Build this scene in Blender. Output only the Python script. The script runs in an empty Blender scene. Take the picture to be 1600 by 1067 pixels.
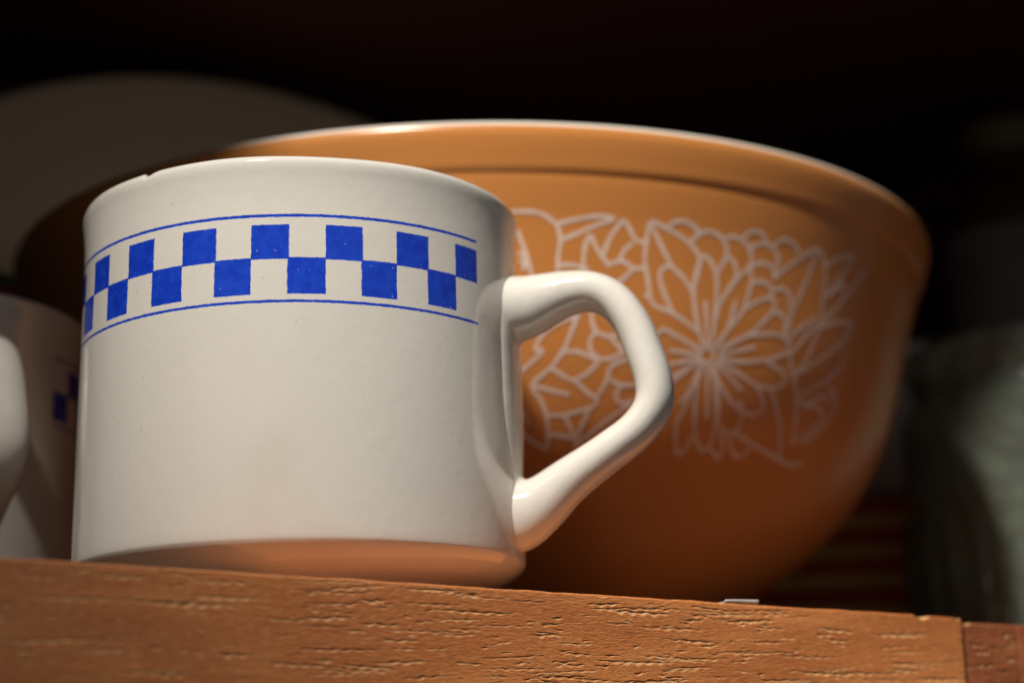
import bpy, bmesh, math, random
import numpy as np
from mathutils import Vector, Matrix

random.seed(7)
rng = np.random.default_rng(11)
MM = 0.001
scene = bpy.context.scene
COL = scene.collection

# ------------------------------------------------------------------ camera
cam_data = bpy.data.cameras.new('camera')
cam = bpy.data.objects.new('camera', cam_data)
COL.objects.link(cam)
scene.camera = cam
YAW, PITCH, ROLL = 0.1123, 0.2518, -0.0233
fw = Vector((math.sin(YAW)*math.cos(PITCH), math.cos(YAW)*math.cos(PITCH), math.sin(PITCH)))
rt = Vector((math.cos(YAW), -math.sin(YAW), 0))
up = rt.cross(fw)
r2 = rt*math.cos(ROLL) + up*math.sin(ROLL)
u2 = -rt*math.sin(ROLL) + up*math.cos(ROLL)
cam.matrix_world = Matrix(((r2.x, u2.x, -fw.x, 0), (r2.y, u2.y, -fw.y, -399.45*MM),
                           (r2.z, u2.z, -fw.z, -44.5*MM), (0, 0, 0, 1)))
cam_data.sensor_width = 36
cam_data.lens = 67.5
cam_data.clip_start = 0.01
cam_data.clip_end = 50
cam_data.dof.use_dof = True
cam_data.dof.focus_distance = 0.366
cam_data.dof.aperture_fstop = 9.5
cam_data.dof.aperture_blades = 0

# ------------------------------------------------------------------ world and lamps
world = bpy.data.worlds.new('World')
scene.world = world
world.use_nodes = True
world.node_tree.nodes['Background'].inputs[0].default_value = (0.95, 0.97, 1.0, 1)
world.node_tree.nodes['Background'].inputs[1].default_value = 0.07


def lamp(name, az, el, dist, size, power, colour, target=(0.02, 0.0, 0.05)):
    d = bpy.data.lights.new(name, 'AREA')
    d.shape = 'DISK'
    d.size = size
    d.energy = power
    d.color = colour
    o = bpy.data.objects.new(name, d)
    COL.objects.link(o)
    a, e = math.radians(az), math.radians(el)
    v = Vector((math.sin(a)*math.cos(e), -math.cos(a)*math.cos(e), math.sin(e)))
    o.location = Vector(target) + v*dist
    o.rotation_euler = v.to_track_quat('Z', 'Y').to_euler()
    return o


def spot(name, az, el, dist, radius, power, colour, cone, target):
    d = bpy.data.lights.new(name, 'SPOT')
    d.energy = power
    d.color = colour
    d.shadow_soft_size = radius
    d.spot_size = math.radians(cone)
    d.spot_blend = 1.0
    o = bpy.data.objects.new(name, d)
    COL.objects.link(o)
    a, e = math.radians(az), math.radians(el)
    v = Vector((math.sin(a)*math.cos(e), -math.cos(a)*math.cos(e), math.sin(e)))
    o.location = Vector(target) + v*dist
    o.rotation_euler = v.to_track_quat('Z', 'Y').to_euler()
    return o


spot('key_lamp', -31, 46, 1.5, 0.06, 146, (1.0, 0.93, 0.83), 17, (0.113, 0.010, 0.050))
lamp('soft_fill_lamp', -80, 20, 1.8, 0.8, 2.2, (0.97, 0.97, 1.0))  # broad fill added to soften the left side, no source seen there

scene.view_settings.view_transform = 'Standard'
scene.view_settings.look = 'None'
scene.view_settings.exposure = 0.0
scene.view_settings.gamma = 1.0
scene.view_settings.use_curve_mapping = False
scene.render.engine = 'CYCLES'
scene.cycles.use_denoising = True
scene.cycles.max_bounces = 10


# ------------------------------------------------------------------ helpers
def tag(o, label=None, cat=None, group=None, kind=None):
    if label: o['label'] = label
    if cat: o['category'] = cat
    if group: o['group'] = group
    if kind: o['kind'] = kind
    return o


def empty(name, loc=(0, 0, 0), rz=0.0, scale=1.0):
    o = bpy.data.objects.new(name, None)
    o.empty_display_size = 0.02
    COL.objects.link(o)
    o.location = Vector(loc)*MM
    o.rotation_euler = (0, 0, rz)
    o.scale = (scale,)*3
    return o


def mesh_obj(name, verts, faces, mats, parent=None, smooth=True, matidx=None, mm=True):
    """verts in millimetres"""
    me = bpy.data.meshes.new(name)
    v = np.asarray(verts, dtype=float)*(MM if mm else 1)
    me.from_pydata(v.tolist(), [], faces)
    for m in (mats if isinstance(mats, (list, tuple)) else [mats]):
        me.materials.append(m)
    if matidx is not None:
        me.polygons.foreach_set('material_index', np.asarray(matidx, dtype=np.int32))
    if smooth:
        me.polygons.foreach_set('use_smooth', [True]*len(me.polygons))
    me.update()
    o = bpy.data.objects.new(name, me)
    COL.objects.link(o)
    if parent: o.parent = parent
    return o


def catmull(pts, n):
    """centripetal-free Catmull-Rom through pts, n samples per span"""
    P = np.asarray(pts, dtype=float)
    P = np.vstack([2*P[0]-P[1], P, 2*P[-1]-P[-2]])
    out = []
    for i in range(1, len(P)-2):
        a, b, c, d = P[i-1], P[i], P[i+1], P[i+2]
        for k in range(n):
            t = k/n
            out.append(.5*((2*b) + (c-a)*t + (2*a-5*b+4*c-d)*t*t + (3*b-a-3*c+d)*t**3))
    out.append(P[-2])
    return np.array(out)


def lathe(prof, seg, close_axis=True):
    """prof: list of (r, z); returns verts, faces (ring major)"""
    prof = np.asarray(prof, dtype=float)
    n = len(prof)
    th = np.linspace(0, 2*np.pi, seg, endpoint=False)
    V = np.stack([np.outer(prof[:, 0], np.cos(th)), np.outer(prof[:, 0], np.sin(th)),
                  np.repeat(prof[:, 1][:, None], seg, 1)], -1).reshape(-1, 3)
    F = []
    for i in range(n-1):
        for j in range(seg):
            k = (j+1) % seg
            F.append((i*seg+j, i*seg+k, (i+1)*seg+k, (i+1)*seg+j))
    return V, F


def box_verts(x0, x1, y0, y1, z0, z1):
    V = [(x, y, z) for x in (x0, x1) for y in (y0, y1) for z in (z0, z1)]
    F = [(0, 1, 3, 2), (4, 6, 7, 5), (0, 4, 5, 1), (2, 3, 7, 6), (0, 2, 6, 4), (1, 5, 7, 3)]
    return V, F


def bevel(o, w, seg=2):
    m = o.modifiers.new('bevel', 'BEVEL')
    m.width = w*MM
    m.segments = seg
    m.limit_method = 'ANGLE'
    return o


# ------------------------------------------------------------------ node helpers
class NT:
    def __init__(self, name):
        self.m = bpy.data.materials.new(name)
        self.m.use_nodes = True
        self.t = self.m.node_tree
        self.b = self.t.nodes['Principled BSDF']

    def n(self, kind, **kw):
        nd = self.t.nodes.new(kind)
        for k, v in kw.items(): setattr(nd, k, v)
        return nd

    def l(self, a, b): self.t.links.new(a, b)

    def put(self, v, sock):
        if isinstance(v, bpy.types.NodeSocket): self.l(v, sock)
        else: sock.default_value = v

    def math(self, op, a, b=0.0, c=0.0):
        nd = self.n('ShaderNodeMath', operation=op)
        self.put(a, nd.inputs[0]); self.put(b, nd.inputs[1])
        if op in ('MULTIPLY_ADD', 'COMPARE', 'SMOOTH_MIN'): self.put(c, nd.inputs[2])
        return nd.outputs[0]

    def step(self, lo, hi, v):
        nd = self.n('ShaderNodeMapRange', interpolation_type='SMOOTHSTEP')
        self.put(v, nd.inputs[0]); nd.inputs[1].default_value = lo; nd.inputs[2].default_value = hi
        return nd.outputs[0]

    def coords(self, scale=(1, 1, 1), kind='Object'):
        tc = self.n('ShaderNodeTexCoord')
        mp = self.n('ShaderNodeMapping')
        mp.inputs['Scale'].default_value = scale
        self.l(tc.outputs[kind], mp.inputs[0])
        return mp.outputs[0]

    def noise(self, vec, scale, detail=4, rough=.5):
        nd = self.n('ShaderNodeTexNoise')
        self.l(vec, nd.inputs['Vector'])
        nd.inputs['Scale'].default_value = scale
        nd.inputs['Detail'].default_value = detail
        nd.inputs['Roughness'].default_value = rough
        return nd.outputs[0]

    def mix(self, f, a, b):
        nd = self.n('ShaderNodeMix', data_type='RGBA')
        self.put(f, nd.inputs[0])
        for v, s in ((a, nd.inputs[6]), (b, nd.inputs[7])):
            if isinstance(v, bpy.types.NodeSocket): self.l(v, s)
            else: s.default_value = (*v, 1)
        return nd.outputs[2]

    def bump(self, h, strength, dist):
        nd = self.n('ShaderNodeBump')
        nd.inputs['Strength'].default_value = strength
        nd.inputs['Distance'].default_value = dist
        self.l(h, nd.inputs['Height'])
        self.l(nd.outputs[0], self.b.inputs['Normal'])

    def base(self, c, rough=.4, **kw):
        self.put(c if isinstance(c, bpy.types.NodeSocket) else (*c, 1), self.b.inputs['Base Color'])
        self.put(rough, self.b.inputs['Roughness'])
        for k, v in kw.items(): self.b.inputs[k.replace('_', ' ')].default_value = v
        return self.m


def simple(name, c1, c2, scale, rough, bump=None, stretch=(1, 1, 1), **kw):
    t = NT(name)
    v = t.coords(stretch)
    f = t.noise(v, scale)
    m = t.base(t.mix(f, c1, c2), rough, **kw)
    if bump: t.bump(t.noise(v, bump[0], 3), bump[1], bump[2])
    return m


# ------------------------------------------------------------------ materials
def wood_material(name, c1, c2, c3, rough=.42):
    t = NT(name)
    v = t.coords((1, 6, 9))
    v2 = t.coords((1, 3, 22))
    a = t.noise(v, 28, 6, .6)
    b = t.noise(v2, 160, 5, .65)
    c = t.noise(t.coords((1, 1, 1)), 22, 3)
    col = t.mix(t.step(.30, .70, a), c1, c2)
    col = t.mix(t.math('MULTIPLY', t.step(.45, .75, b), .75), col, c3)
    col = t.mix(t.math('MULTIPLY', t.step(.50, .75, c), .45), col, (c2[0]*1.25, c2[1]*1.2, c2[2]*1.1))
    big = t.noise(t.coords((1, 1, 5)), 13, 3, .5)
    col = t.mix(t.math('MULTIPLY', t.step(.42, .62, big), .5), col, (c3[0]*.78, c3[1]*.68, c3[2]*.6))
    fl = t.noise(t.coords((1, 5, 11)), 420, 3, .55)
    col = t.mix(t.math('MULTIPLY', t.step(.53, .66, fl), .5), col, (min(.9, c2[0]*1.2), c2[1]*1.55, c2[2]*2.4))
    dk = t.noise(t.coords((1, 7, 16)), 330, 3, .55)
    col = t.mix(t.math('MULTIPLY', t.step(.54, .70, dk), .55), col, (c3[0]*.55, c3[1]*.5, c3[2]*.5))
    at = t.n('ShaderNodeAttribute', attribute_name='wear_and_lip_light')
    col = t.mix(at.outputs['Fac'], col, (.90, .52, .24))  # pale chips, plus painted light on the pores' lower lips
    r = t.n('ShaderNodeMapRange')
    t.l(b, r.inputs[0]); r.inputs[3].default_value = rough-.10; r.inputs[4].default_value = rough+.18
    t.bump(t.math('ADD', t.noise(t.coords((1, 4, 6)), 650, 5, .75), t.math('MULTIPLY', t.noise(t.coords((1, 1.5, 3)), 1500, 3, .6), .5)), .7, .0003)
    return t.base(col, r.outputs[0], Coat_Weight=.12, Coat_Roughness=.3)


UP_T, UP_Z = 10.0, 262.0       # front edge and underside of the shelf above
M_WOOD = wood_material('varnished_wood', (.72, .238, .064), (.86, .325, .096), (.56, .160, .042), .36)
M_WOOD_RED = wood_material('reddish_wood', (.42, .115, .036), (.54, .17, .055), (.28, .075, .028))
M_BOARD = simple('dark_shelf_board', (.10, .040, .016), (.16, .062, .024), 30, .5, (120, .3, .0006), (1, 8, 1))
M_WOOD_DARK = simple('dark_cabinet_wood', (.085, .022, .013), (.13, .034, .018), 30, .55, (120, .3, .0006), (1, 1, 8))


def glaze_material(limit=2.7314):
    """cream glaze with a printed band of two rows of blue squares between two lines"""
    t = NT('cream_glaze_with_blue_checks')
    tc = t.n('ShaderNodeTexCoord')
    sp = t.n('ShaderNodeSeparateXYZ')
    t.l(tc.outputs['Object'], sp.inputs[0])
    obj = tc.outputs['Object']
    w1 = t.math('SUBTRACT', t.noise(obj, 900, 3, .6), .5)
    w2 = t.math('SUBTRACT', t.noise(obj, 1300, 3, .6), .5)
    ang = t.math('ARCTAN2', t.math('MULTIPLY', sp.outputs[1], -1), t.math('MULTIPLY', sp.outputs[0], -1))
    ang = t.math('ADD', ang, t.math('MULTIPLY', w1, .010))
    z = t.math('MULTIPLY_ADD', w2, .34, t.math('MULTIPLY', sp.outputs[2], 1000))     # mm
    PH, PER = 0.7156, 0.1559
    q = t.math('DIVIDE', t.math('SUBTRACT', ang, PH), PER*2)
    fr = t.math('FRACT', q)                       # 0-.5 upper row blue, .5-1 lower row blue
    e = .012
    # distance inside [0,.5]
    inu = t.math('SUBTRACT', .262, t.math('ABSOLUTE', t.math('SUBTRACT', fr, .25)))
    inl = t.math('SUBTRACT', .262, t.math('ABSOLUTE', t.math('SUBTRACT', fr, .75)))
    def band(lo, hi):
        d = t.math('SUBTRACT', (hi-lo)/2, t.math('ABSOLUTE', t.math('SUBTRACT', z, (hi+lo)/2)))
        return t.step(-.06, .06, d)
    su = t.math('MULTIPLY', t.step(-e, e, inu), band(63.15, 70.1))
    sl = t.math('MULTIPLY', t.step(-e, e, inl), band(56.2, 63.5))
    ln = t.math('MAXIMUM', band(71.6, 72.2), band(54.5, 55.06))
    pr = t.math('MAXIMUM', t.math('MAXIMUM', su, sl), ln)
    end = t.step(-.006, .006, t.math('SUBTRACT', limit, t.math('ABSOLUTE', ang)))
    pr = t.math('MULTIPLY', pr, end)
    # tiny pinholes where the transfer did not take
    hole = t.step(.735, .76, t.noise(obj, 1500, 2, .5))
    pr = t.math('MULTIPLY', pr, t.math('SUBTRACT', 1.0, t.math('MULTIPLY', hole, .55)))
    mott = t.noise(obj, 420, 5, .7)
    blue = t.mix(t.step(.35, .7, mott), (.007, .038, .50), (.013, .066, .63))
    cream = t.mix(t.noise(obj, 45, 4), (.70, .67, .615), (.745, .715, .66))
    speck = t.step(.765, .79, t.noise(obj, 700, 2, .5))
    cream = t.mix(t.math('MULTIPLY', speck, .45), cream, (.30, .22, .16))
    vr = t.n('ShaderNodeTexVoronoi'); vr.inputs['Scale'].default_value = 160
    t.l(obj, vr.inputs['Vector'])
    dots = t.math('SUBTRACT', 1.0, t.step(.035, .06, vr.outputs['Distance']))
    cream = t.mix(t.math('MULTIPLY', dots, .2), cream, (.25, .17, .11))
    stain = t.step(.52, .75, t.noise(t.coords((1, 1, .6)), 60, 5, .6))
    cream = t.mix(t.math('MULTIPLY', stain, .16), cream, (.56, .47, .36))
    dens = t.step(.3, .75, t.noise(t.coords((1, 1, .35)), 150, 3, .6))
    blue = t.mix(t.math('MULTIPLY', dens, .35), blue, (.018, .085, .62))
    col = t.mix(pr, cream, blue)
    h = t.math('ADD', t.math('MULTIPLY', t.noise(obj, 260, 3, .5), 1.0), t.math('MULTIPLY', t.noise(obj, 1100, 3, .6), .22))
    t.bump(h, .12, .0006)
    return t.base(col, .085, IOR=1.5, Coat_Weight=.5, Coat_Roughness=.03)


M_GLAZE = glaze_material()
M_GLAZE_SHORT = glaze_material(2.56)


def bowl_paint():
    t = NT('tan_fired_paint')
    o = t.coords()
    col = t.mix(t.noise(o, 35, 4), (.60, .235, .060), (.65, .26, .070))
    sc = t.step(.70, .74, t.noise(t.coords((1, 1, 3)), 90, 5, .7))
    col = t.mix(t.math('MULTIPLY', sc, .2), col, (.66, .36, .16))
    t.bump(t.noise(o, 240, 3), .05, .0004)
    return t.base(col, .24, IOR=1.5)


M_TAN = bowl_paint()
M_MILK = simple('milk_glass', (.80, .76, .68), (.84, .80, .73), 40, .18)
M_PRINT = simple('white_print', (.74, .57, .48), (.82, .66, .57), 300, .35)


# ------------------------------------------------------------------ the shelf and its cabinet
SH_ANG = math.radians(28.5)
SHELF_AT = (39.0, -43.8, 0.0)
ES = Vector((math.cos(SH_ANG), math.sin(SH_ANG), 0))
EN = Vector((-math.sin(SH_ANG), math.cos(SH_ANG), 0))


def grain_relief(s, z, count, r, depth=(.12, .40), length=(2.0, 20), noise=.012):
    """depth map (mm, inward) of torn pores and fine grain on a wood face; s, z are 1-D axes"""
    H = np.zeros((len(z), len(s)))
    W = np.zeros_like(H)
    ds, dz = s[1]-s[0], abs(z[1]-z[0])
    centres = [(r.uniform(s[0], s[-1]), r.uniform(z.min(), z.max())) for _ in range(max(4, count//4))]
    for k in range(count):
        if r.random() < .45:
            c = centres[r.integers(len(centres))]
            cs, cz = c[0]+r.normal(0, 7), c[1]+r.normal(0, 1.3)
        else:
            cs, cz = r.uniform(s[0], s[-1]), r.uniform(z.min(), z.max())
        L = length[0] + (length[1]-length[0])*r.random()**2.4
        w = r.uniform(.22, .58)*(0.7+.3*L/length[1])
        d = r.uniform(*depth)
        tilt = r.normal(.02, .035)
        wav = r.uniform(.02, .10); ph = r.uniform(0, 6.28); wl = r.uniform(2.5, 6)
        ph2 = r.uniform(0, 6.28)
        i0, i1 = np.searchsorted(s, cs-L/2), np.searchsorted(s, cs+L/2)
        if i1-i0 < 3: continue
        ss = s[i0:i1]
        x = (ss-cs)/(L/2)
        jit = np.convolve(r.normal(size=len(ss)+8), np.hanning(9)/np.hanning(9).sum(), 'valid')[:len(ss)]
        mid = cz + tilt*(ss-cs) + wav*np.sin(ss/wl*6.28+ph) + .03*jit
        env = np.clip(1-x**2, 0, 1)**.5*(.75+.25*np.sin(ss*2.3+ph2))
        m0, m1 = np.searchsorted(z, mid.min()-2.2*w), np.searchsorted(z, mid.max()+w)
        if m1-m0 < 2: continue
        v = (z[m0:m1, None]-mid[None, :])/(w*np.maximum(env, .25)[None, :])
        up_ = np.clip((.30-v)/.3, 0, 1)                  # sharp upper lip
        dn = np.clip((v+1.6)/1.6, 0, 1)**1.1                # long lower ramp
        g = up_*dn*d*env[None, :]
        H[m0:m1, i0:i1] = np.maximum(H[m0:m1, i0:i1], g)
        lip_light = np.clip((.1-v)/.2, 0, 1)*np.clip((v+1.7)/.5, 0, 1)*np.clip(env*1.5-.2, 0, 1)[None, :]   # light on the lower lip put into the colour, over bare torn fibres
        W[m0:m1, i0:i1] = np.maximum(W[m0:m1, i0:i1], lip_light*r.uniform(.3, .9))
    # anisotropic fine noise
    def smooth(a, n, ax):
        k = np.hanning(n+2)[1:-1]; k /= k.sum()
        return np.apply_along_axis(lambda q: np.convolve(q, k, 'same'), ax, a)
    N1 = smooth(smooth(r.normal(size=H.shape), int(2.0/ds)|1, 1), int(.35/dz)|1, 0)
    N2 = smooth(smooth(r.normal(size=H.shape), int(9/ds)|1, 1), int(1.6/dz)|1, 0)
    N3 = smooth(smooth(r.normal(size=H.shape), int(.7/ds)|1, 1), 3, 0)
    H += noise*(.9*N1/N1.std()+.45*N2/N2.std()+.5*N3/N3.std())
    return H, W


def grained_face(name, s0, s1, zbot, ds, dz, count, seed, mat, parent, t0=0.0, top=0.0, thick=26., chip=None, **kw):
    r = np.random.default_rng(seed)
    s = np.arange(s0, s1+ds/2, ds)
    z = np.arange(zbot, top-.45, dz)
    H, W = grain_relief(s, z, count, r, **kw)
    # rounded, slightly uneven arris, then the top face
    wob = np.convolve(r.normal(size=len(s)+80), np.hanning(81)/np.hanning(81).sum(), 'valid')
    wob = wob/wob.std()*.05
    rows_t, rows_z = [], []
    for k in range(len(z)):
        rows_t.append(t0+H[k]); rows_z.append(np.full(len(s), z[k])+wob*np.clip(1-(top-z[k])/3, 0, 1))
    edge = .12*np.abs(np.convolve(r.normal(size=len(s)+24), np.ones(25)/5, 'valid'))
    for a in (.25, .5, .75, 1.0):
        c, sn = math.cos(a*math.pi/2), math.sin(a*math.pi/2)
        rows_t.append(t0+.45*(1-c)+H[-1]*(1-a)+edge*a*.4); rows_z.append(top-.45+.45*sn+wob-edge*.25*sn)
    for tt in (1.5, 5., thick):
        rows_t.append(np.full(len(s), t0+tt)); rows_z.append(np.full(len(s), top)+wob*.3)
    Tt, Zz = np.array(rows_t), np.array(rows_z)
    wear_and_lip_light = np.zeros_like(Tt)
    wear_and_lip_light[:len(z)] = W
    if chip:
        for cs, cw, cd in chip:
            f = np.clip(1-np.abs(s-cs)/cw, 0, 1)**.6
            sel = np.clip((Zz-(top-cd*f[None, :]-.25))/.4, 0, 1)*(f[None, :] > 0)*(Tt < t0+4)
            Zz -= sel*f[None, :]*cd*.8
            Tt += sel*f[None, :]*.55
            wear_and_lip_light = np.maximum(wear_and_lip_light, sel*np.clip(f*1.6, 0, 1)[None, :])
    n, m = Tt.shape
    V = np.stack([np.broadcast_to(s, Tt.shape), Tt, Zz], -1).reshape(-1, 3)
    idx = np.arange(n*m).reshape(n, m)
    F = np.stack([idx[:-1, :-1], idx[:-1, 1:], idx[1:, 1:], idx[1:, :-1]], -1).reshape(-1, 4)
    bv, bf = box_verts(s0+.05, s1-.05, t0+1.2, t0+thick, zbot-12, top-.9)
    nb = len(V)
    # end caps follow the displaced profile
    V = np.vstack([V, bv, [(s0, t0+thick, zbot), (s1, t0+thick, zbot)]])
    faces = F.tolist() + [tuple(i+nb for i in f) for f in bf]
    faces.append(tuple(idx[:, 0].tolist()) + (nb+8,))
    faces.append(tuple(idx[::-1, -1].tolist()) + (nb+9,))
    o = mesh_obj(name, V, faces, mat, parent)
    o.data.polygons[len(faces)-1].use_smooth = False
    o.data.polygons[len(faces)-2].use_smooth = False
    at = o.data.attributes.new('wear_and_lip_light', 'FLOAT', 'POINT')
    wv = np.zeros(len(V), dtype=np.float32); wv[:n*m] = wear_and_lip_light.reshape(-1)
    at.data.foreach_set('value', wv)
    return o


shelf = empty('shelf', SHELF_AT, SH_ANG)
tag(shelf, kind='structure')
grained_face('front_rail', -125, 120.6, -23, .16, .075, 430, 5, M_WOOD, shelf, chip=[(108.5, 2.6, .75), (119.6, 1.6, .35)])
grained_face('end_post', 121.6, 139.4, -26, .2, .13, 26, 9, M_WOOD_RED, shelf, t0=1.0, top=-.75,
             depth=(.4, .9), length=(4, 12), noise=.03, chip=[(123.5, 2.0, .5)])
grained_face('side_rail', 140.2, 330, -26, .5, .3, 60, 10, M_WOOD_RED, shelf, t0=1.3, top=-.7)
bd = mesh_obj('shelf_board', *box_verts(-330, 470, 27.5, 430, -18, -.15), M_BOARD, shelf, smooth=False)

cab = empty('cabinet', SHELF_AT, SH_ANG)
tag(cab, kind='structure')
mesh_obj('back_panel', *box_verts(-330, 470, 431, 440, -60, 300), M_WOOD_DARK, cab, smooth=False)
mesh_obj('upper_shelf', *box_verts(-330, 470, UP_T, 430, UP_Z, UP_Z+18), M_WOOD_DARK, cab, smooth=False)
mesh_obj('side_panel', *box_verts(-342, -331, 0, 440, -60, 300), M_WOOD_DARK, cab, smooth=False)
mesh_obj('side_panel', *box_verts(471, 482, 0, 440, -60, 300), M_WOOD_DARK, cab, smooth=False)


def on_shelf(s, t, z=0.0):
    v = Vector(SHELF_AT) + ES*s + EN*t
    return (v.x, v.y, z)


# ------------------------------------------------------------------ checkered mugs (handle along local +x)
def mug_body_mesh(chip_deg=None):
    prof = [(0, 2.2), (24, 2.2), (30.2, 1.6), (31.2, .25), (32.6, 0), (34.2, .15), (35.1, 1.2), (36.0, 3.0), (38.4, 4.3),
            (41.2, 5.5), (43.6, 6.8), (45.4, 8.1), (46.25, 9.1), (46.55, 10.2), (46.6, 14), (46.5, 24), (46.3, 36), (46.1, 48), (45.95, 60), (45.85, 70),
            (45.9, 75.5), (46.15, 79.5), (46.45, 82), (46.35, 83.3), (45.7, 84.15), (44.7, 84.3), (43.7, 83.7), (43.1, 82),
            (42.7, 76), (42.5, 50), (42.4, 20), (41, 10.5), (36, 7.2), (20, 6.5), (0, 6.4)]
    pr = catmull(prof, 4)
    seg = 288
    V, F = lathe(pr, seg)
    V[:, 2] = np.maximum(V[:, 2], 0)
    ang = np.arctan2(V[:, 1], V[:, 0])
    # a hand-finished pot is never quite round
    wob = 1 + .0012*np.sin(2*ang+.6) + .0007*np.sin(5*ang+V[:, 2]*.05) + .0005*np.sin(9*ang-V[:, 2]*.11)
    V[:, 0] *= wob; V[:, 1] *= wob
    top = np.clip((V[:, 2]-78)/6, 0, 1)
    V[:, 2] += top*(.16*np.sin(2*ang+1)+.08*np.sin(7*ang))
    if chip_deg is not None:
        d = (np.degrees(ang)-chip_deg+180) % 360-180
        a = np.where(d < 0, np.clip(1+d/.7, 0, 1), np.clip(1-d/4.5, 0, 1)**1.5)
        near = np.clip((V[:, 2]-82.2)/1.2, 0, 1)*(np.hypot(V[:, 0], V[:, 1]) > 43)
        V[:, 2] -= a*near*.85
    return V, F


def tube(path, ra, rb, nseg=28):
    """closed tube along a path in the x-z plane; ra in-plane radius, rb radius along y"""
    P = np.asarray(path); n = len(P)
    T = np.gradient(P, axis=0); T /= np.linalg.norm(T, axis=1)[:, None]
    N = np.stack([-T[:, 1], T[:, 0]], -1)
    V = []
    for i in range(n):
        for k in range(nseg):
            a = 2*math.pi*k/nseg
            c, s = math.cos(a), math.sin(a)
            V.append((P[i, 0]+N[i, 0]*c*ra[i], s*rb[i], P[i, 1]+N[i, 1]*c*ra[i]))
    F = []
    for i in range(n-1):
        for k in range(nseg):
            j = (k+1) % nseg
            F.append((i*nseg+k, i*nseg+j, (i+1)*nseg+j, (i+1)*nseg+k))
    F.append(tuple(range(nseg))[::-1]); F.append(tuple((n-1)*nseg+k for k in range(nseg)))
    return V, F


HANDLE = [(41.4, 62.4, 7.2, 8.4), (45.4, 62.3, 7.2, 8.0), (48.9, 62.8, 6.7, 7.2), (52.9, 63.9, 5.7, 6.5), (57.9, 65.0, 4.75, 6.0), (62.9, 64.9, 4.2, 5.8), (67.3, 62.5, 4.05, 5.7),
          (70.8, 57.6, 4.0, 5.7), (73.2, 51.3, 4.0, 5.7), (74.9, 45.0, 4.0, 5.7), (74.6, 39.8, 4.0, 5.7), (71.0, 35.0, 4.0, 5.7), (64.0, 30.1, 4.15, 5.8),
          (56.5, 25.2, 4.8, 6.1), (51.0, 21.0, 5.9, 6.6), (46.4, 18.9, 7.6, 7.2), (41.4, 18.4, 8.2, 7.6)]


UNEVEN = bpy.data.textures.new('uneven_glaze', 'CLOUDS')
UNEVEN.noise_scale = .007
UNEVEN.noise_depth = 2


def handle_object(parent):
    H = catmull(HANDLE, 6)
    V, F = tube(H[:, :2], H[:, 2], H[:, 3])
    S = catmull([(43.6, 66, 2.4, 8.2), (43.9, 58, 2.9, 10.0), (44.0, 46, 3.0, 10.4), (44.1, 38, 3.0, 10.2), (44.2, 28, 2.8, 8.0), (44.3, 18, 2.4, 5.2), (44.2, 11.5, 2.0, 2.6)], 6)
    V2, F2 = tube(S[:, :2], S[:, 2], S[:, 3])
    n = len(V)
    o = mesh_obj('handle', V+V2, F+[tuple(i+n for i in f) for f in F2], M_GLAZE, parent)
    m = o.modifiers.new('remesh', 'REMESH'); m.mode = 'VOXEL'; m.voxel_size = .55*MM; m.use_smooth_shade = True
    m = o.modifiers.new('smooth', 'SMOOTH'); m.factor = .5; m.iterations = 14
    m = o.modifiers.new('uneven_glaze', 'DISPLACE'); m.texture = UNEVEN; m.texture_coords = 'LOCAL'; m.strength = .16*MM; m.mid_level = .5
    return o


def make_mug(loc, handle_deg, chip_deg, label, scale=1.0, mat=M_GLAZE):
    """handle_deg: direction of the handle, measured from -y towards +x"""
    root = empty('checkered_mug', loc, math.radians(handle_deg-90), scale)
    tag(root, label, 'mug', 'cream mugs with a blue checkered band')
    V, F = mug_body_mesh(chip_deg)
    mesh_obj('body', V, F, mat, root)
    handle_object(root)
    return root


HD = 73
make_mug((0, 0, 0), HD, -42.5-HD, 'cream mug with a blue checkered band at the shelf edge, before the tan bowl')
make_mug((-99, 80, 0), 29, None, 'shaded cream mug at the left edge, behind the front mug, its handle catching light', .97, M_GLAZE_SHORT)

# ------------------------------------------------------------------ mixing bowl
POLY = [1.86263e-09, -4.83444e-07, 0.000160394, -0.0310631, 2.7507, 35.2916]


def bowl_r(z): return float(np.polyval(POLY, z))


BOWL_AT = (51.9, 160.4, 0.0)
bowl = empty('mixing_bowl', BOWL_AT)
tag(bowl, 'large tan mixing bowl with white line flowers and a pale rim', 'bowl')
outer = [(0, 3.0), (30, 3.0), (35, 2.0), (37, .3), (39.5, 0), (42, .5), (46, 3.6)] + [(bowl_r(z), z) for z in (7, 12, 18, 24, 30, 37, 45, 54, 64, 75, 86, 96)]
outer += [(131.0, 102), (132.1, 105.6), (132.5, 107.2), (133.0, 107.9), (133.6, 108.9), (134.3, 111), (135.1, 113.4), (135.8, 116), (135.8, 117.8)]
nout = len(outer)
inner = [(135.2, 118.9), (134.2, 119.55), (132.8, 119.5), (131.4, 118.7), (130.2, 116.5), (128.6, 110), (126.5, 98), (122, 78), (115, 60), (104, 42), (88, 27), (66, 14), (40, 8), (0, 7)]
pr = catmull(outer+inner, 5)
V, F = lathe(pr, 320)
V[:, 2] = np.maximum(V[:, 2], 0)
mi = np.repeat((np.arange(len(pr)-1) >= (nout-1)*5+2).astype(int), 320)
mesh_obj('body', V, F, [M_TAN, M_MILK], bowl, matidx=mi)

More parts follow.
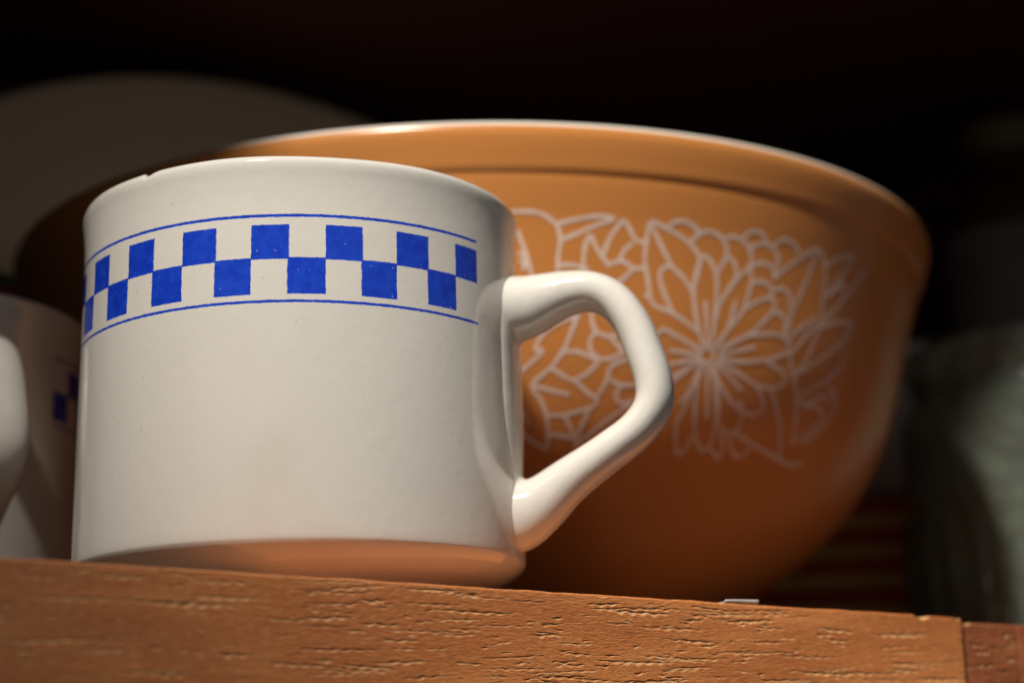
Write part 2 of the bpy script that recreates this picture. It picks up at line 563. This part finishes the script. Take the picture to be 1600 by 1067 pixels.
FLOWERS = [[(20.94,73.32),(20.32,77.73),(19.86,82.18),(19.8,85.59),(20.3,89.96),(20.85,91.3),(21.89,89.74),(22.6,86.78),(22.82,84.01),(22.86,78.28),(22.95,73.74)],
           [(21.44,80.78),(22.0,73.54),(22.26,70.35)],
           [(22.95,73.74),(22.78,70.46)],
           [(20.94,73.32),(21.74,70.25)],
           [(22.66,87.11),(23.42,90.75),(24.09,91.77),(24.93,90.32),(25.27,87.49),(24.39,84.17),(23.31,80.37),(23.09,76.58)],
           [(23.31,80.37),(25.16,86.3),(26.36,88.96),(27.05,89.63),(27.5,86.97),(27.1,82.2),(26.59,79.2),(24.25,73.04),(23.36,69.97)],
           [(25.6,81.8),(24.72,74.14),(23.27,69.96)],
           [(26.56,79.73),(28.52,82.29),(30.82,83.93),(31.24,81.08),(29.95,78.04),(28.33,74.8),(24.18,69.85)],
           [(23.97,69.65),(27.15,73.35),(29.96,74.86),(33.04,75.35),(34.57,73.85),(34.02,71.34),(31.55,69.33),(27.69,67.61),(24.13,67.73)],
           [(24.07,68.47),(29.26,71.58)],
           [(23.95,67.24),(26.73,65.28),(29.36,63.38),(30.87,62.67),(33.75,63.07),(34.95,65.07),(34.15,66.94),(30.97,68.87)],
           [(23.42,66.09),(24.02,64.27),(25.31,61.25),(26.93,58.46),(29.09,56.59),(31.14,55.97),(32.29,57.56),(31.93,59.89),(30.35,62.92)],
           [(23.46,66.69),(24.0,66.28),(28.32,61.12)],
           [(23.26,65.91),(24.31,63.28),(25.22,58.14),(26.12,53.04),(27.22,51.7),(28.39,51.17),(29.29,52.28),(29.34,55.38),(28.42,58.9)],
           [(21.84,65.79),(21.77,59.52),(22.25,54.73),(23.2,49.99),(24.76,47.0),(25.69,47.78),(25.71,51.66),(25.1,56.8),(24.16,61.77),(23.08,65.87)],
           [(22.55,65.77),(24.17,54.02)],
           [(22.08,65.98),(21.56,64.48),(20.68,56.08),(20.04,52.13),(20.64,47.74),(21.61,45.68),(22.45,47.33),(22.7,50.28)],
           [(21.88,66.24),(21.57,62.12),(19.8,56.68)],
           [(25.69,47.78),(28.0,45.55),(27.95,48.13),(26.81,51.27)],
           [(28.56,50.47),(28.92,49.09),(29.98,47.16),(31.46,46.47),(32.6,48.65)],
           [(29.31,51.34),(34.11,48.93),(38.85,47.22),(42.08,46.55),(44.32,47.82)],
           [(32.52,62.45),(33.18,61.85),(35.18,57.25),(37.07,52.54),(38.58,47.83)],
           [(16.38,73.25),(20.51,69.94),(21.39,69.06)],
           [(17.38,68.36),(19.87,68.11),(21.28,68.22)],
           [(17.6,65.08),(20.9,66.95),(21.51,67.51)],
           [(18.23,62.47),(20.65,65.28),(21.65,66.94)],
           [(14.11,68.99),(16.38,73.25)],
           [(16.71,56.27),(18.17,60.79),(20.65,65.28)],
           [(16.29,60.53),(18.07,61.86)],
           [(13.77,97.48),(13.66,93.54),(13.58,89.05),(14.12,83.81),(14.85,78.83),(17.43,77.02),(21.08,73.12)],
           [(13.93,97.29),(15.58,91.95),(16.89,88.0),(18.46,85.45),(19.66,83.13),(20.4,90.44)],
           [(13.89,98.02),(15.96,96.5),(18.86,93.78),(20.4,90.44)],
           [(16.89,88.0),(15.96,87.6),(15.54,86.39),(15.52,84.58),(16.23,81.09),(17.43,77.02)],
           [(19.66,83.13),(19.89,80.59),(20.44,76.24),(21.03,73.26)],
           [(15.96,96.5),(16.58,97.96),(17.7,98.65),(18.95,97.98),(19.77,96.24),(18.86,93.85)],
           [(18.76,93.53),(19.83,96.03),(20.98,97.07),(22.43,96.48),(23.45,94.49),(23.71,91.67)],
           [(23.26,96.1),(24.5,96.76),(25.87,96.03),(26.88,94.05),(27.16,91.51),(26.66,89.35)],
           [(25.64,96.8),(26.36,98.31),(27.3,98.92),(28.41,98.3),(28.96,97.02)],
           [(26.84,94.57),(27.74,96.01),(29.1,96.46),(30.3,95.48),(31.01,93.62),(31.01,91.28)],
           [(30.23,96.3),(30.94,98.02),(32.04,98.42),(33.25,97.71),(34.19,95.95)],
           [(27.0,89.76),(27.92,91.28),(29.16,91.83),(30.48,91.1),(30.83,89.18)],
           [(27.52,86.67),(28.57,87.29),(29.84,87.14),(30.7,85.61),(30.62,83.86)],
           [(31.09,85.74),(31.93,86.72),(33.19,86.12),(33.82,84.27),(33.91,81.37)],
           [(31.06,80.71),(32.42,80.58),(33.42,79.4),(33.37,77.02),(33.87,75.21)],
           [(30.68,88.58),(32.17,91.44),(34.93,95.68),(37.11,98.44),(38.56,95.62),(39.34,92.33),(39.51,87.55),(39.59,82.73)],
           [(37.11,97.57),(36.26,91.11),(35.11,85.35),(34.25,80.54),(33.92,76.4)],
           [(38.94,94.58),(40.91,97.5),(43.86,99.32),(43.21,95.85),(41.34,90.73),(40.04,87.36)],
           [(40.43,87.92),(43.18,92.4),(42.53,90.0)],
           [(47.53,97.61),(43.89,89.35),(41.66,84.17),(39.72,81.56)],
           [(34.72,75.08),(35.62,77.42),(38.71,82.08)],
           [(38.88,80.53),(35.08,71.42)],
           [(39.72,81.56),(38.07,70.91),(36.25,66.83),(40.27,71.62),(44.23,77.07),(46.31,81.93),(45.52,83.01),(42.54,82.07),(39.28,79.23)],
           [(34.79,71.95),(35.35,69.38),(36.83,64.89),(38.24,59.7),(39.97,51.16)],
           [(37.73,61.88),(42.34,66.95),(45.17,71.53),(45.71,76.48)],
           [(38.13,61.22),(39.98,60.87),(42.84,63.52),(44.36,62.87)],
           [(39.69,59.93),(41.9,60.71),(44.56,58.65),(42.94,55.37),(39.97,51.16)],
           [(43.41,66.73),(46.3,62.84),(45.4,56.99),(41.83,51.38)],
           [(-2.51,97.82),(-1.17,98.4),(0.35,98.58),(1.73,98.27),(2.77,97.1),(3.65,95.34),(3.99,92.36),(3.82,89.04),(3.79,84.97)],
           [(3.64,95.99),(6.52,97.61),(8.61,98.14),(9.83,97.79),(8.13,96.33),(6.06,94.21),(4.0,92.21)],
           [(-0.65,94.36),(-0.13,91.66),(0.53,87.49),(0.92,84.11)],
           [(-0.54,89.23),(0.04,88.66),(0.36,86.9),(-0.05,85.19)],
           [(-0.4,87.62),(0.57,85.94)],
           [(6.6,84.44),(6.57,86.51),(6.66,89.85),(6.87,92.31),(7.27,93.6),(7.85,91.3),(8.68,88.95),(9.41,87.11)],
           [(8.81,89.49),(9.42,93.19),(10.28,96.03),(10.91,97.51),(11.63,95.72),(12.41,93.18),(13.6,93.08)],
           [(10.63,88.08),(11.12,90.6),(12.02,92.45)],
           [(9.12,86.92),(10.74,88.1),(11.6,87.62),(12.45,86.62),(13.72,87.05)],
           [(11.27,84.21),(12.19,86.29)],
           [(10.23,82.59),(11.27,84.21)],
           [(13.75,80.68),(14.66,80.08)],
           [(3.85,86.38),(5.36,86.63),(7.26,85.61)],
           [(6.23,75.68),(5.04,68.74),(4.57,66.76),(3.32,63.12),(1.24,59.25),(2.35,55.83),(3.16,52.37),(3.51,48.39),(3.53,45.33)],
           [(6.06,75.0),(4.12,73.27),(2.53,71.24),(1.45,67.3),(2.26,66.67),(-0.13,62.13)],
           [(4.57,66.76),(6.23,66.85),(7.61,65.93),(8.69,64.43),(6.1,60.54),(3.32,63.12)],
           [(6.11,60.4),(7.59,58.22),(9.17,55.5),(5.95,53.09),(3.16,52.51)],
           [(1.25,59.11),(3.65,58.04),(5.74,57.2)],
           [(8.48,55.1),(7.57,50.39),(7.1,47.13)],
           [(5.26,52.78),(6.12,50.32),(6.65,48.14),(3.5,48.67)],
           [(-0.58,49.73),(0.11,48.97),(1.78,46.8),(3.53,45.33)],
           [(-0.5,55.95),(-0.01,54.21),(1.12,50.48)],
           [(8.92,56.25),(10.09,60.95),(10.15,62.89),(10.95,64.62),(12.66,65.75),(13.89,65.67)],
           [(10.46,60.7),(11.94,59.83),(13.86,60.03)],
           [(11.76,59.53),(11.4,57.22),(12.25,55.74),(13.94,56.68)],
           [(7.66,77.12),(7.69,75.8),(7.94,72.87),(8.65,71.25),(10.02,70.57),(11.1,71.35)],
           [(8.45,71.6),(7.69,69.56),(7.91,66.97),(9.19,65.4),(10.55,65.89),(11.53,67.3),(10.03,70.43)],
           [(11.53,67.3),(13.04,66.66)],
           [(6.99,46.04),(9.76,50.51),(11.72,53.44),(13.42,55.56)],
           [(6.23,75.68),(7.4,77.47)],
           [(7.1,47.13),(6.99,46.04)],
           [(23.36,68.25),(23.35,67.56),(23.2,66.94),(22.93,66.5),(22.59,66.3),(22.23,66.37),(21.9,66.69),(21.65,67.23),(21.53,67.89),(21.54,68.58),(21.7,69.19),(21.96,69.63),(22.3,69.83),(22.66,69.77),(22.99,69.44),(23.24,68.91),(23.36,68.25)]]


def flower_print(parent):
    for rep in (0, 120, 240):
        V, F = [], []
        for li, line in enumerate(FLOWERS):
            pts = catmull(line, 5) if len(line) > 2 else np.array([np.array(line[0])+(np.array(line[1])-np.array(line[0]))*k/6 for k in range(7)])
            R = 122.
            xy = np.stack([np.radians(pts[:, 0])*R, pts[:, 1]], -1)
            t = np.gradient(xy, axis=0); t /= np.maximum(np.linalg.norm(t, axis=1), 1e-6)[:, None]
            nrm = np.stack([-t[:, 1], t[:, 0]], -1)
            hw = .46*(1+.12*np.sin(np.arange(len(xy))*.7+li))
            b = len(V)
            for k in range(len(xy)):
                for sgn in (-1, 1):
                    q = xy[k]+nrm[k]*hw[k]*sgn
                    a = q[0]/R + math.radians(rep)
                    rr = bowl_r(q[1])+.10+.004*(li % 9)
                    V.append((rr*math.sin(a), -rr*math.cos(a), q[1]))
            for k in range(len(xy)-1):
                F.append((b+2*k, b+2*k+1, b+2*k+3, b+2*k+2))
        mesh_obj('flower_print', V, F, M_PRINT, parent)


flower_print(bowl)

# ------------------------------------------------------------------ platter standing at the back
M_PLATTER = simple('grey_white_stoneware', (.72, .55, .39), (.78, .60, .43), 25, .3, (60, .1, .0005))


def platter():
    root = empty('platter', on_shelf(126, 300), SH_ANG)
    tag(root, 'pale oval platter leaning upright in the shade behind the bowl', 'platter')
    a, b = 172., 125.
    prof = [(0, 7), (.45, 7), (.66, 6.6), (.72, 4.5), (.80, 2.2), (.97, -.5), (1.0, .4), (1.0, 2.0), (.97, 3.0), (.82, 6.4), (.74, 9.5), (.66, 11), (.40, 11.3), (0, 11.4)]
    pr = catmull(prof, 4)
    seg = 160
    th = np.linspace(0, 2*np.pi, seg, endpoint=False)
    V, F = [], []
    for r, y in pr:
        for t in th: V.append((a*r*math.cos(t), y, b+b*r*math.sin(t)))
    for i in range(len(pr)-1):
        for j in range(seg):
            k = (j+1) % seg
            F.append((i*seg+j, (i+1)*seg+j, (i+1)*seg+k, i*seg+k))
    o = mesh_obj('dish', V, F, M_PLATTER, root)
    o.rotation_euler.x = math.radians(-11)
    return root


platter()

# ------------------------------------------------------------------ canister at the left
M_RED = simple('red_enamel', (.20, .018, .012), (.26, .026, .016), 40, .25)
M_GREEN = simple('green_enamel', (.018, .055, .025), (.03, .08, .035), 40, .3)
can = empty('canister', (-106, 194, 0))
tag(can, 'dark red canister with a green lid knob, behind the shaded mug', 'canister')
V, F = lathe(catmull([(0, .5), (22, .5), (24, 0), (25, 2), (25, 60), (25, 118), (24.4, 120), (22, 120.5), (21, 118), (21, 6), (0, 5)], 4), 64)
mesh_obj('body', V, F, M_RED, can)
V, F = lathe(catmull([(0, 121), (22, 121), (25.5, 121.2), (25.8, 123), (24, 125.5), (14, 127.5), (6, 128.5), (4.6, 131), (7.6, 134), (8.2, 138), (5.4, 141), (0, 141.6)], 4), 64)
mesh_obj('lid', V, F, M_GREEN, can)


# ------------------------------------------------------------------ glass jar, pale bowl, cloths, bottle at the right
def glass_material(name, tint, rough, emboss, mixw=.7):
    t = NT(name)
    o = t.coords()
    m = t.base(tint, rough, IOR=1.5, Transmission_Weight=mixw)
    if emboss:
        vr = t.n('ShaderNodeTexVoronoi'); vr.inputs['Scale'].default_value = emboss
        t.l(o, vr.inputs['Vector'])
        h = t.math('ADD', vr.outputs['Distance'], t.math('MULTIPLY', t.noise(o, 60, 3), .8))
        t.bump(h, .6, .004)
    return m


M_JAR = glass_material('green_pressed_glass', (.50, .57, .46), .1, 95, .75)
M_PALE = glass_material('pale_glass', (.80, .82, .76), .35, None, .12)
jar = empty('glass_jar', (255, 221, 0))
tag(jar, 'dim greenish pressed glass jar at the right edge, beside the tan bowl', 'jar')
V, F = lathe(catmull([(0, 2), (30, 2), (36, 0), (41, .6), (45, 5), (48.5, 18), (50, 45), (50.5, 80), (50, 88), (47.5, 95), (46, 98), (47.5, 101), (48.5, 105),
                      (49.5, 110), (48.8, 112), (47.2, 112), (46, 108), (44.6, 100), (44, 97), (46.5, 88), (47, 80), (46.5, 45), (45, 18), (40, 8), (0, 6)], 4), 96)
mesh_obj('body', V, F, M_JAR, jar)
V, F = [], []
for k in range(28):                                        # raised ribs round the foot
    a = 2*math.pi*k/28
    c, s = math.cos(a), math.sin(a)
    b = len(V)
    for r, z, w in ((46.0, 6, .4), (49.6, 14, 1.6), (51.2, 30, 2.0), (51.6, 44, 1.6), (50.4, 56, .3)):
        for u, dr in ((-1, -1.0), (0, .6), (1, -1.0)):
            x, y = (r+dr)*c-u*w*s, (r+dr)*s+u*w*c
            V.append((x, y, z))
    for i in range(4):
        for j in range(2):
            q = b+i*3+j
            F.append((q, q+1, q+4, q+3))
mesh_obj('ribs', V, F, M_JAR, jar)

CL = [((.48, .045, .018), (.58, .06, .024)), ((.72, .45, .13), (.80, .52, .17))]
M_CLOTH = [simple('cloth_%s' % n, a, b, 500, .85, (2500, .5, .0005)) for n, (a, b) in zip(('red', 'ochre'), CL)]
STACK_AT = (214, 306)
NAMES = ['bottom', 'second', 'third', 'fourth', 'fifth', 'sixth', 'seventh', 'eighth', 'ninth', 'tenth', 'eleventh', 'twelfth', 'topmost']
NCL = 13
for k in range(NCL):
    c = k % 2
    hx, hy, th_ = 62+random.uniform(-2.5, 2.5), 44+random.uniform(-2, 2), 5.25
    bm = bmesh.new()
    # folded cloth: two plies joined by a rounded fold at the front
    pl = []
    n = 7
    sec = [(hy, .25)] + [(-hy+1.2*(1-math.sin(a)) , th_/2-(th_/2-.2)*math.cos(a)) for a in [math.pi*i/n for i in range(n+1)]] + [(hy, th_-.25), (hy, th_/2+.15), (-hy+4, th_/2+.05), (hy, th_/2-.15)]
    xs = np.linspace(-hx, hx, 15)
    rings = []
    for x in xs:
        e = 1-.35*max(0, abs(x)/hx-.93)/.07
        wv = .25*math.sin(x*.13+k)+.15*math.sin(x*.31+2*k)
        rings.append([bm.verts.new((x*MM, (y+wv*2)*MM, ((z-th_/2)*e+th_/2+wv*.25)*MM)) for y, z in sec])
    for i in range(len(rings)-1):
        for j in range(len(sec)):
            q = (j+1) % len(sec)
            bm.faces.new((rings[i][j], rings[i+1][j], rings[i+1][q], rings[i][q]))
    bm.faces.new(rings[0]); bm.faces.new(rings[-1][::-1])
    bmesh.ops.recalc_face_normals(bm, faces=bm.faces)
    me = bpy.data.meshes.new('folded_cloth'); bm.to_mesh(me); bm.free()
    me.materials.append(M_CLOTH[c])
    for p_ in me.polygons: p_.use_smooth = True
    o = bpy.data.objects.new('folded_cloth', me); COL.objects.link(o)
    o.location = (STACK_AT[0]*MM, STACK_AT[1]*MM, (k*(th_+.15)+.1)*MM)
    o.rotation_euler.z = math.radians(-14+random.uniform(-3, 3))
    tag(o, '%s folded cloth, %s%s of the stack beside the glass jar' % (('dark red', 'ochre')[c], NAMES[k], '' if k in (0, NCL-1) else ' from the bottom'),
        'cloth', 'folded cloths stacked behind the bowl')

pale = empty('glass_dish', (232, 312, NCL*5.4+.4))
tag(pale, 'pale frosted glass dish on the folded cloths, between tan bowl and jar', 'dish')
V, F = lathe(catmull([(0, 1), (16, 1), (20, 0), (23, 1), (27, 8), (33, 26), (36.5, 46), (38, 58), (37.6, 59.4), (36, 59), (34, 46), (30, 26), (24, 10), (18, 5), (0, 4)], 4), 80)
mesh_obj('body', V, F, M_PALE, pale)

M_BOTTLE = glass_material('brown_bottle_glass', (.16, .075, .025), .12, None, .5)
M_LABEL = simple('faded_label', (.22, .17, .17), (.28, .22, .22), 60, .7)
M_CAP = simple('dull_cap', (.16, .12, .05), (.20, .15, .06), 60, .5)
bt = empty('bottle', (297, 346, 0))
tag(bt, 'tall dim brown bottle with a faded pale label, behind the glass jar', 'bottle')
V, F = lathe(catmull([(0, 2), (20, 2), (24, 0), (27, 2), (28, 8), (28, 100), (28, 196), (26.5, 206), (20, 216), (15.5, 222), (15, 232), (16, 233), (16, 236), (13, 236), (12.5, 222), (22, 206), (24.5, 196), (24.5, 10), (0, 6)], 4), 72)
mesh_obj('body', V, F, M_BOTTLE, bt)
V, F = lathe([(28.35, 148), (28.45, 148.2), (28.45, 203-10), (28.35, 193.2)], 72)
mesh_obj('label_band', V, F, M_LABEL, bt)
V, F = lathe(catmull([(0, 243.5), (15, 243.5), (17.5, 242), (17.8, 238), (17.4, 230), (16.8, 229.6), (16.4, 231)], 3), 60)
mesh_obj('cap', V, F, M_CAP, bt)

# ------------------------------------------------------------------ paper slip on the shelf edge
M_PAPER = simple('white_paper', (.56, .54, .50), (.64, .62, .58), 200, .7)
V, F = [], []
nx = 14
slip_prof = [(-.2, .85), (-.26, .6), (-.15, .38), (.25, .24), (1.2, .18), (3.0, .30), (6.0, .5)]
ny = len(slip_prof)-1
for i in range(nx+1):
    s_ = -4.6+9.2*i/nx
    k_ = .35+.65*(i/nx)**.6                       # the left end lies flat, the right end curls up
    for t_, z_ in slip_prof:
        V.append((s_+.05*t_, t_+.04*math.sin(s_*1.1), .1+(z_-.1)*k_))
for i in range(nx):
    for j in range(ny):
        a = i*(ny+1)+j
        F.append((a, a+ny+1, a+ny+2, a+1))
slip = mesh_obj('paper_slip', V, F, M_PAPER)
slip.location = Vector(on_shelf(57.0, .7, .12))*MM
slip.rotation_euler.z = SH_ANG+.03
so = slip.modifiers.new('thickness', 'SOLIDIFY'); so.thickness = .22*MM
tag(slip, 'small white paper slip lying on the shelf edge below the tan bowl', 'paper')
